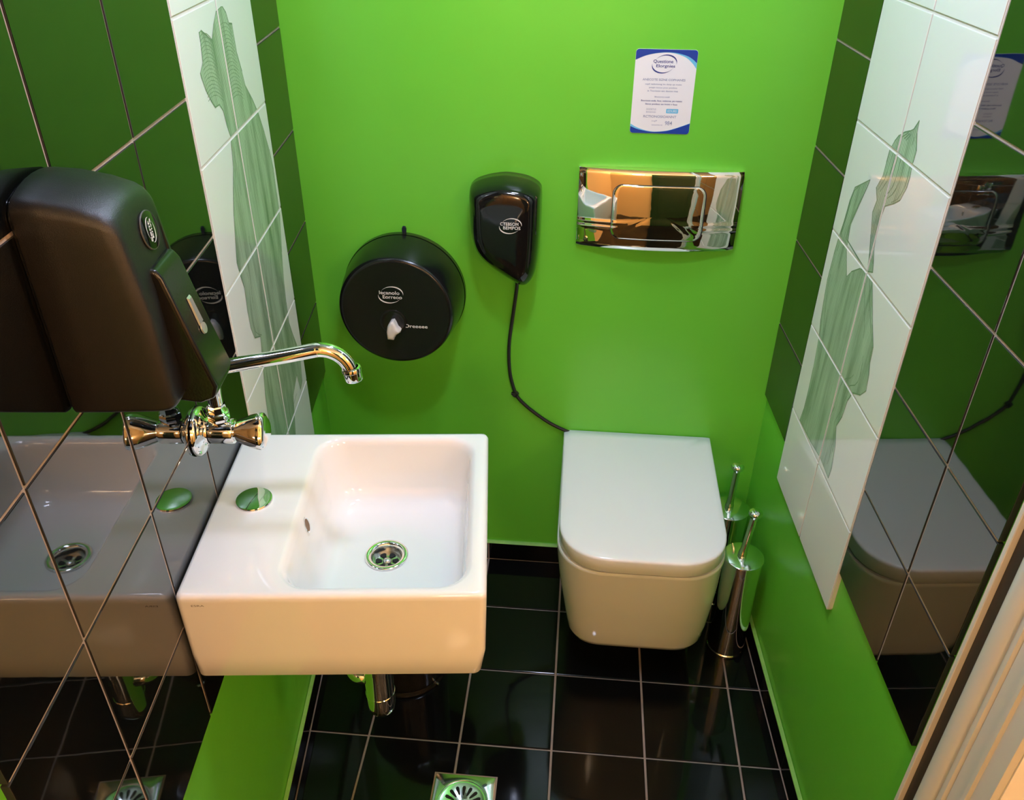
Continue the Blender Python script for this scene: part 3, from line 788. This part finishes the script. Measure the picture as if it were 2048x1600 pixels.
for f, wf, hf, t, mt in ((.350, .70, .026, 'ANECOTE SIZNE COPHANES', 'grey_text'), (.405, .60, .022, 'ospli tadomoog im dsop qe moto', 'grey_text'),
                         (.445, .46, .022, 'pospt noruc yruc pnobos', 'grey_text'), (.482, .50, .020, 'in Tnorisoso anc docmo mes', 'grey_text'),
                         (.552, .25, .018, 'Shotoroo cooli', 'grey_text'), (.602, .68, .026, 'Bourocto onds, fous, ooboros, po rossoc', 'navy_text'),
                         (.642, .53, .024, 'Stocs ponbos oo iront v fous', 'navy_text'), (.790, .55, .030, 'RCTIONOSIOANNT', 'grey_text')):
    lettering(sheet, CT, t, fx(.49-.02*(f-.5)), fy(f), wf*CW, hf*CH, M[mt], bold=0.016)
lettering(sheet, CT, 'DODRTUS', fx(.33), fy(.703), .16*CW, .022*CH, M['grey_text'])
lettering(sheet, CT, 'BONSOOD', fx(.33), fy(.737), .16*CW, .018*CH, M['grey_text'])
MB().flat(rrect(fx(.68), fy(.720), .10*CW, .027*CH, 0.0012), lambda a, b: cp(a, b, 0.0016)).build('blue_label', M['light_blue'], sheet)
lettering(sheet, cm @ T4((0, 0, 0.0018)), 'EDURS', fx(.68), fy(.720), .15*CW, .028*CH, M['paper'])
lettering(sheet, CT, 'nqP', fx(.40), fy(.846), .09*CW, .022*CH, M['grey_text'])
lettering(sheet, CT, 'nonsortos no', fx(.45), fy(.893), .18*CW, .016*CH, M['grey_text'])
lettering(sheet, CT, '984', fx(.64), fy(.868), .12*CW, .050*CH, M['grey_text'], bold=0.01)

# ------------------------------------------------------------------ flush plate
PX0, PX1, PZ0, PZ1 = 0.5735, 0.9120, 0.950, 1.1225
pcx, pcz, phw, phh = (PX0+PX1)/2, (PZ0+PZ1)/2, (PX1-PX0)/2, (PZ1-PZ0)/2
plate = thing('flush_plate', 'mirror chrome toilet flush plate on the green wall', 'flush plate', (pcx, 0, pcz))
def plate_y(x, z):
    """how far the face stands off the wall: bowed outwards, with a crease line low on it"""
    q = x/phw; s = z/phh
    y = 0.0115 + 0.0160*(1-q*q)*(1-0.15*s) + 0.004*(1-s*s)
    if s < -0.86: y -= 0.0042*((-s-0.86)/0.14)**2
    if s > 0.88: y -= 0.0030*((s-0.88)/0.12)**2
    if abs(q) > 0.975: y -= 0.0016*((abs(q)-0.975)/0.025)**2
    for c, a in ((-0.30, 0.0016), (-0.43, 0.0016)):
        y += a*math.exp(-((s-c)/0.035)**2)
    return y
nx_, nz_ = 40, 56
vs, fs = [], []
def gridpart(x0, x1, z0, z1, off, rim, corner=None):
    mbp = MB(); vs = []; fs = []
    for j in range(nz_+1):
        for i in range(nx_+1):
            x = x0+(x1-x0)*i/nx_; z = z0+(z1-z0)*j/nz_
            vs.append((x, -(plate_y(x, z)+off), z))
    for j in range(nz_):
        for i in range(nx_):
            a = j*(nx_+1)+i
            fs.append((a, a+1, a+nx_+2, a+nx_+1))
    ringi = [i for i in range(nx_+1)] + [j*(nx_+1)+nx_ for j in range(1, nz_+1)] + [nz_*(nx_+1)+i for i in range(nx_-1, -1, -1)] + [j*(nx_+1) for j in range(nz_-1, 0, -1)]
    base = len(vs)
    for k in ringi: vs.append((vs[k][0], -rim, vs[k][2]))
    n = len(ringi)
    for k in range(n):
        fs.append((ringi[k], base+k, base+(k+1) % n, ringi[(k+1) % n]))
    return mbp.add(vs, fs)
gridpart(-phw, phw, -phh, phh, 0.0, 0.0006).build('plate', M['plate_chrome'], plate, smooth=50)
bhw, bhh, bcx, bcz = 0.0975, 0.0600, -0.0005, -0.002
oct_ = rrect(bcx, bcz, bhw, bhh, 0.022, 8, 22)
oct_i = rrect(bcx, bcz, bhw-0.0014, bhh-0.0014, 0.0206, 8, 22)
mbg = MB()
n_ = len(oct_)
mbg.add([(a, -(plate_y(a, b)+0.0004), b) for a, b in oct_]+[(a, -(plate_y(a, b)+0.0004), b) for a, b in oct_i], [(k, (k+1) % n_, n_+(k+1) % n_, n_+k) for k in range(n_)])
mbg.build('button_gap', M['groove'], plate)
# button face: rings shrinking to the middle, following the bowed plate
br = []
for s_ in (1.0, 0.985, 0.95, 0.85, 0.7, 0.55, 0.4, 0.25, 0.1, 0.02):
    off = 0.0004 if s_ == 1.0 else (0.0012 if s_ == 0.985 else 0.0015)
    br.append([((a-bcx)*s_+bcx, -(plate_y((a-bcx)*s_+bcx, (b-bcz)*s_+bcz)+off), (b-bcz)*s_+bcz) for a, b in oct_i])
MB().loft(br, False, True).build('flush_button', M['plate_chrome'], plate, smooth=60)

# ------------------------------------------------------------------ wall-hung toilet
TX = 0.7495
toilet = thing('wall_hung_toilet', 'white wall-hung toilet with its lid closed against the green wall', 'toilet', (TX, 0, 0))
def dring2(w, L, r, z, y0=-0.002, wf=None, k=14, ms=10, e=2.3):
    """D-shaped outline: straight back on the wall, rounded front corners; wf = half width near the front"""
    wf = wf or w
    pts = []
    def arcpt(t, sx):                                     # superellipse corner
        c, s_ = abs(math.cos(t))**(2/e), abs(math.sin(t))**(2/e)
        return (sx*(wf-r+r*c), -(L-r+r*s_))
    for i in range(ms): f = i/ms; pts.append((-w+2*w*f, y0))
    for i in range(ms): f = i/ms; pts.append((w+(wf-w)*f, y0+(-(L-r)-y0)*f))
    pts += [arcpt(PI/2*j/k, 1) for j in range(k)]
    for i in range(ms): f = i/ms; pts.append(((wf-r)*(1-2*f), -L))
    pts += [arcpt(PI/2*(1-j/k), -1) for j in range(k)]
    for i in range(ms): f = i/ms; pts.append((-wf+(wf-w)*f, -(L-r)+(y0+(L-r))*f))
    return [(a, b, z) for a, b in pts]
def sh(ring, dx): return [(a+dx, b, c) for a, b, c in ring]
MB().loft([sh(dring2(.130, .345, .070, .090, e=2.5), .011), sh(dring2(.146, .368, .076, .093, e=2.5), .011), sh(dring2(.155, .380, .080, .101, e=2.5), .011), sh(dring2(.161, .388, .084, .118, e=2.5), .011),
           sh(dring2(.168, .400, .090, .170, e=2.4), .010), sh(dring2(.174, .417, .098, .235), .007), sh(dring2(.179, .434, .106, .305), .003), dring2(.1815, .447, .112, .365),
           dring2(.1830, .4545, .114, .396), dring2(.1832, .4560, .114, .403), dring2(.1815, .4545, .113, .4065)]).build('bowl', M['ceramic'], toilet, smooth=60)
MB().loft([dring2(.176, .449, .112, .4066, -.004), dring2(.176, .449, .112, .4115, -.004)]).build('seat_gap_shade', M['groove'], toilet, smooth=40)  # thin slab coloured dark to stand for the shaded gap under the lid
MB().loft([dring2(.176, .452, .114, .4112, -.003, .1745), dring2(.1800, .4585, .117, .4125, -.002, .178), dring2(.1818, .4605, .118, .4150, -.002, .1795), dring2(.1822, .4610, .118, .4440, -.002, .1795),
           dring2(.1820, .4607, .118, .4468, -.002, .1793), dring2(.1808, .4595, .1175, .4492, -.002, .1782), dring2(.1780, .4565, .116, .4508, -.003, .1755), dring2(.168, .446, .111, .4522, -.004, .166), dring2(.12, .39, .09, .4530, -.03, .118)]).build('lid', M['lid'], toilet, smooth=60)

# ------------------------------------------------------------------ toilet brushes
def brush(label, x, y, lean, hgt):
    t = thing('toilet_brush', label, 'toilet brush', (x, y, 0), 0, 'chrome toilet brushes beside the toilet')
    MB().lathe([(0.0, 0.0003), (0.044, 0.0004), (0.0465, 0.002), (0.0465, 0.008), (0.0445, 0.010), (0.0445, hgt-0.004), (0.0435, hgt-0.003), (0.0, hgt-0.003)], 56).build('holder', M['chrome'], t, smooth=35)
    MB().lathe([(0.0, hgt-0.001), (0.0455, hgt-0.0025), (0.0470, hgt-0.001), (0.0470, hgt+0.0005), (0.0455, hgt+0.0015), (0.012, hgt+0.002), (0.0, hgt+0.002)], 56).build('holder_lid', M['steel_bright'], t, smooth=50)
    d = Vector((lean[0], lean[1], 1)).normalized()
    b0_ = Vector((-0.004, 0, hgt+0.002))
    am = axis_matrix(b0_, d)
    MB().lathe([(0.0105, 0.0), (0.0105, 0.010), (0.0092, 0.012), (0.0080, 0.030), (0.0080, 0.115), (0.0085, 0.118)], 24, am).build('handle', M['chrome'], t, smooth=40)
    MB().lathe([(0.0085, 0.114), (0.0115, 0.119), (0.0150, 0.123), (0.0160, 0.127), (0.0150, 0.131), (0.010, 0.1340), (0.0, 0.1348)], 32, am).build('knob', M['chrome'], t, smooth=50)
    return t
M['steel_bright'] = mat('satin_chrome', (0.80, 0.82, 0.80), 0.12, metal=1.0)
brush('chrome toilet brush nearer the door, right of the toilet', 1.000, -0.262, (0.09, 0.02), 0.302)
brush('chrome toilet brush nearer the back wall, half hidden by the toilet', 0.992, -0.090, (0.02, 0.0), 0.302)

# ------------------------------------------------------------------ waste bin under the basin
binn = thing('waste_bin', 'round black waste bin standing under the wash basin', 'bin', (0.2140, -0.395, 0))
MB().lathe([(0.0, 0.0004), (0.098, 0.0005), (0.1010, 0.002), (0.1010, 0.009), (0.0985, 0.012), (0.0985, 0.016)], 72).build('base_ring', M['black_satin'], binn, smooth=40)
MB().lathe([(0.0965, 0.012), (0.0975, 0.020), (0.0985, 0.250), (0.0995, 0.256), (0.0985, 0.262), (0.0, 0.262)], 72).build('body', M['bin'], binn, smooth=40)
MB().lathe([(0.0990, 0.262), (0.1000, 0.268), (0.0970, 0.280), (0.075, 0.292), (0.0, 0.298)], 72).build('lid', M['bin'], binn, smooth=50)
MB().tube([(0.080, -0.052, 0.006), (0.090, -0.058, 0.0065)], 0.004, 12).build('foot', M['steel'], binn, smooth=50)

# ------------------------------------------------------------------ floor drain
DX, DY, DS = 0.399, -0.7435, 0.0640
drain = thing('floor_drain', 'square stainless steel floor drain with a round slotted grate in the black floor', 'floor drain', (DX, DY, 0))
mbq = MB()
sq = [(-DS, -DS), (DS, -DS), (DS, DS), (-DS, DS)]
N = 64
circ = lambda r, z: [(r*math.cos(2*PI*j/N+PI/4), r*math.sin(2*PI*j/N+PI/4), z) for j in range(N)]
def sqring(hw, z):
    out = []
    for j in range(N):
        t = 2*PI*j/N+PI/4
        c, s_ = math.cos(t), math.sin(t)
        k = hw/max(abs(c), abs(s_))
        out.append((c*k, s_*k, z))
    return out
MB().loft([sqring(DS+0.004, -0.004), sqring(DS+0.004, 0.0012), sqring(DS, 0.0014)], False, False).build('grout_edge', M['floor_base'], drain)
MB().loft([sqring(DS, -0.004), sqring(DS, 0.0030), sqring(DS-0.0015, 0.0036), circ(0.0530, 0.0034), circ(0.0522, 0.0012), circ(0.0515, 0.0010)], False, False).build('frame_plate', M['steel_bright'], drain, smooth=35)
grt = MB().lathe([(0.0, 0.0012), (0.0150, 0.0014), (0.0165, 0.0022), (0.0430, 0.0028), (0.0470, 0.0040), (0.0500, 0.0040), (0.0512, 0.0020), (0.0512, 0.0)], 64).build('grate', M['steel_bright'], drain, smooth=35)
slot = []
for k in range(16):
    a = 2*PI*k/16
    h_ = [(0.019, -.045), (0.024, -.095), (0.036, -.105), (0.040, -.055), (0.040, .055), (0.036, .105), (0.024, .095), (0.019, .045)]
    MB().add([(r*math.cos(a+d), r*math.sin(a+d), 0.0030+0.0002*(r > 0.03)) for r, d in h_], [tuple(range(8))]).build('grate_slot', M['dark_hole'], grt)

# ------------------------------------------------------------------ lamps
def lamp(label, x, y, r, mt):
    t = thing('ceiling_lamp', label, 'ceiling lamp', (x, y, CEIL), 0, 'white downlights in the toilet ceiling')
    MB().lathe([(r+0.02, -0.0005), (r+0.022, -0.020), (r+0.014, -0.026), (r+0.002, -0.026), (r+0.002, -0.018)], 48, cap0=True).build('housing', M['pvc'], t, smooth=40)
    MB().lathe([(r, -0.020), (r*0.98, -0.027), (r*0.7, -0.031), (0.0, -0.032)], 32).build('diffuser', mt, t, smooth=60)
    return t
lamp('round white ceiling lamp above the wash basin', 0.52, -0.87, 0.075, M['lamp_white'])
lamp('round white ceiling lamp above the toilet', 0.62, -0.42, 0.075, M['lamp_white_dim'])

def sconce(label, x, y, z, rz):
    t = thing('wall_lamp', label, 'wall lamp', (x, y, z), rz, 'warm wall lamps in the hallway')
    MB().lathe([(0.055, 0.0004), (0.055, 0.010), (0.045, 0.018), (0.0, 0.020)], 36, axis_matrix((0, 0, 0), (0, 1, 0))).build('wall_plate', M['pvc'], t, smooth=40)
    MB().tube([(0, 0.012, 0), (0, 0.06, 0), (0, 0.075, 0.02)], 0.010, 14).build('arm', M['pvc'], t, smooth=60)
    n = 12
    MB().lathe([(0.11*math.sin(PI*i/n)+1e-5, 0.13-0.11*math.cos(PI*i/n)) for i in range(n+1)], 28, T4((0, 0.115, 0))).build('globe', M['lamp_warm'], t, smooth=180)
    return t
sconce('warm globe wall lamp on the rear hallway wall left of the added dark door', 0.62, HALL_Y, 1.60, 0)
sconce('warm globe wall lamp on the rear hallway wall right of the added dark door', 1.82, HALL_Y, 1.60, 0)
sconce('added warm fill globe on the right hallway wall', 2.5, -1.85, 1.60, PI/2)  # unseen extra lamp, added to warm the low left wall
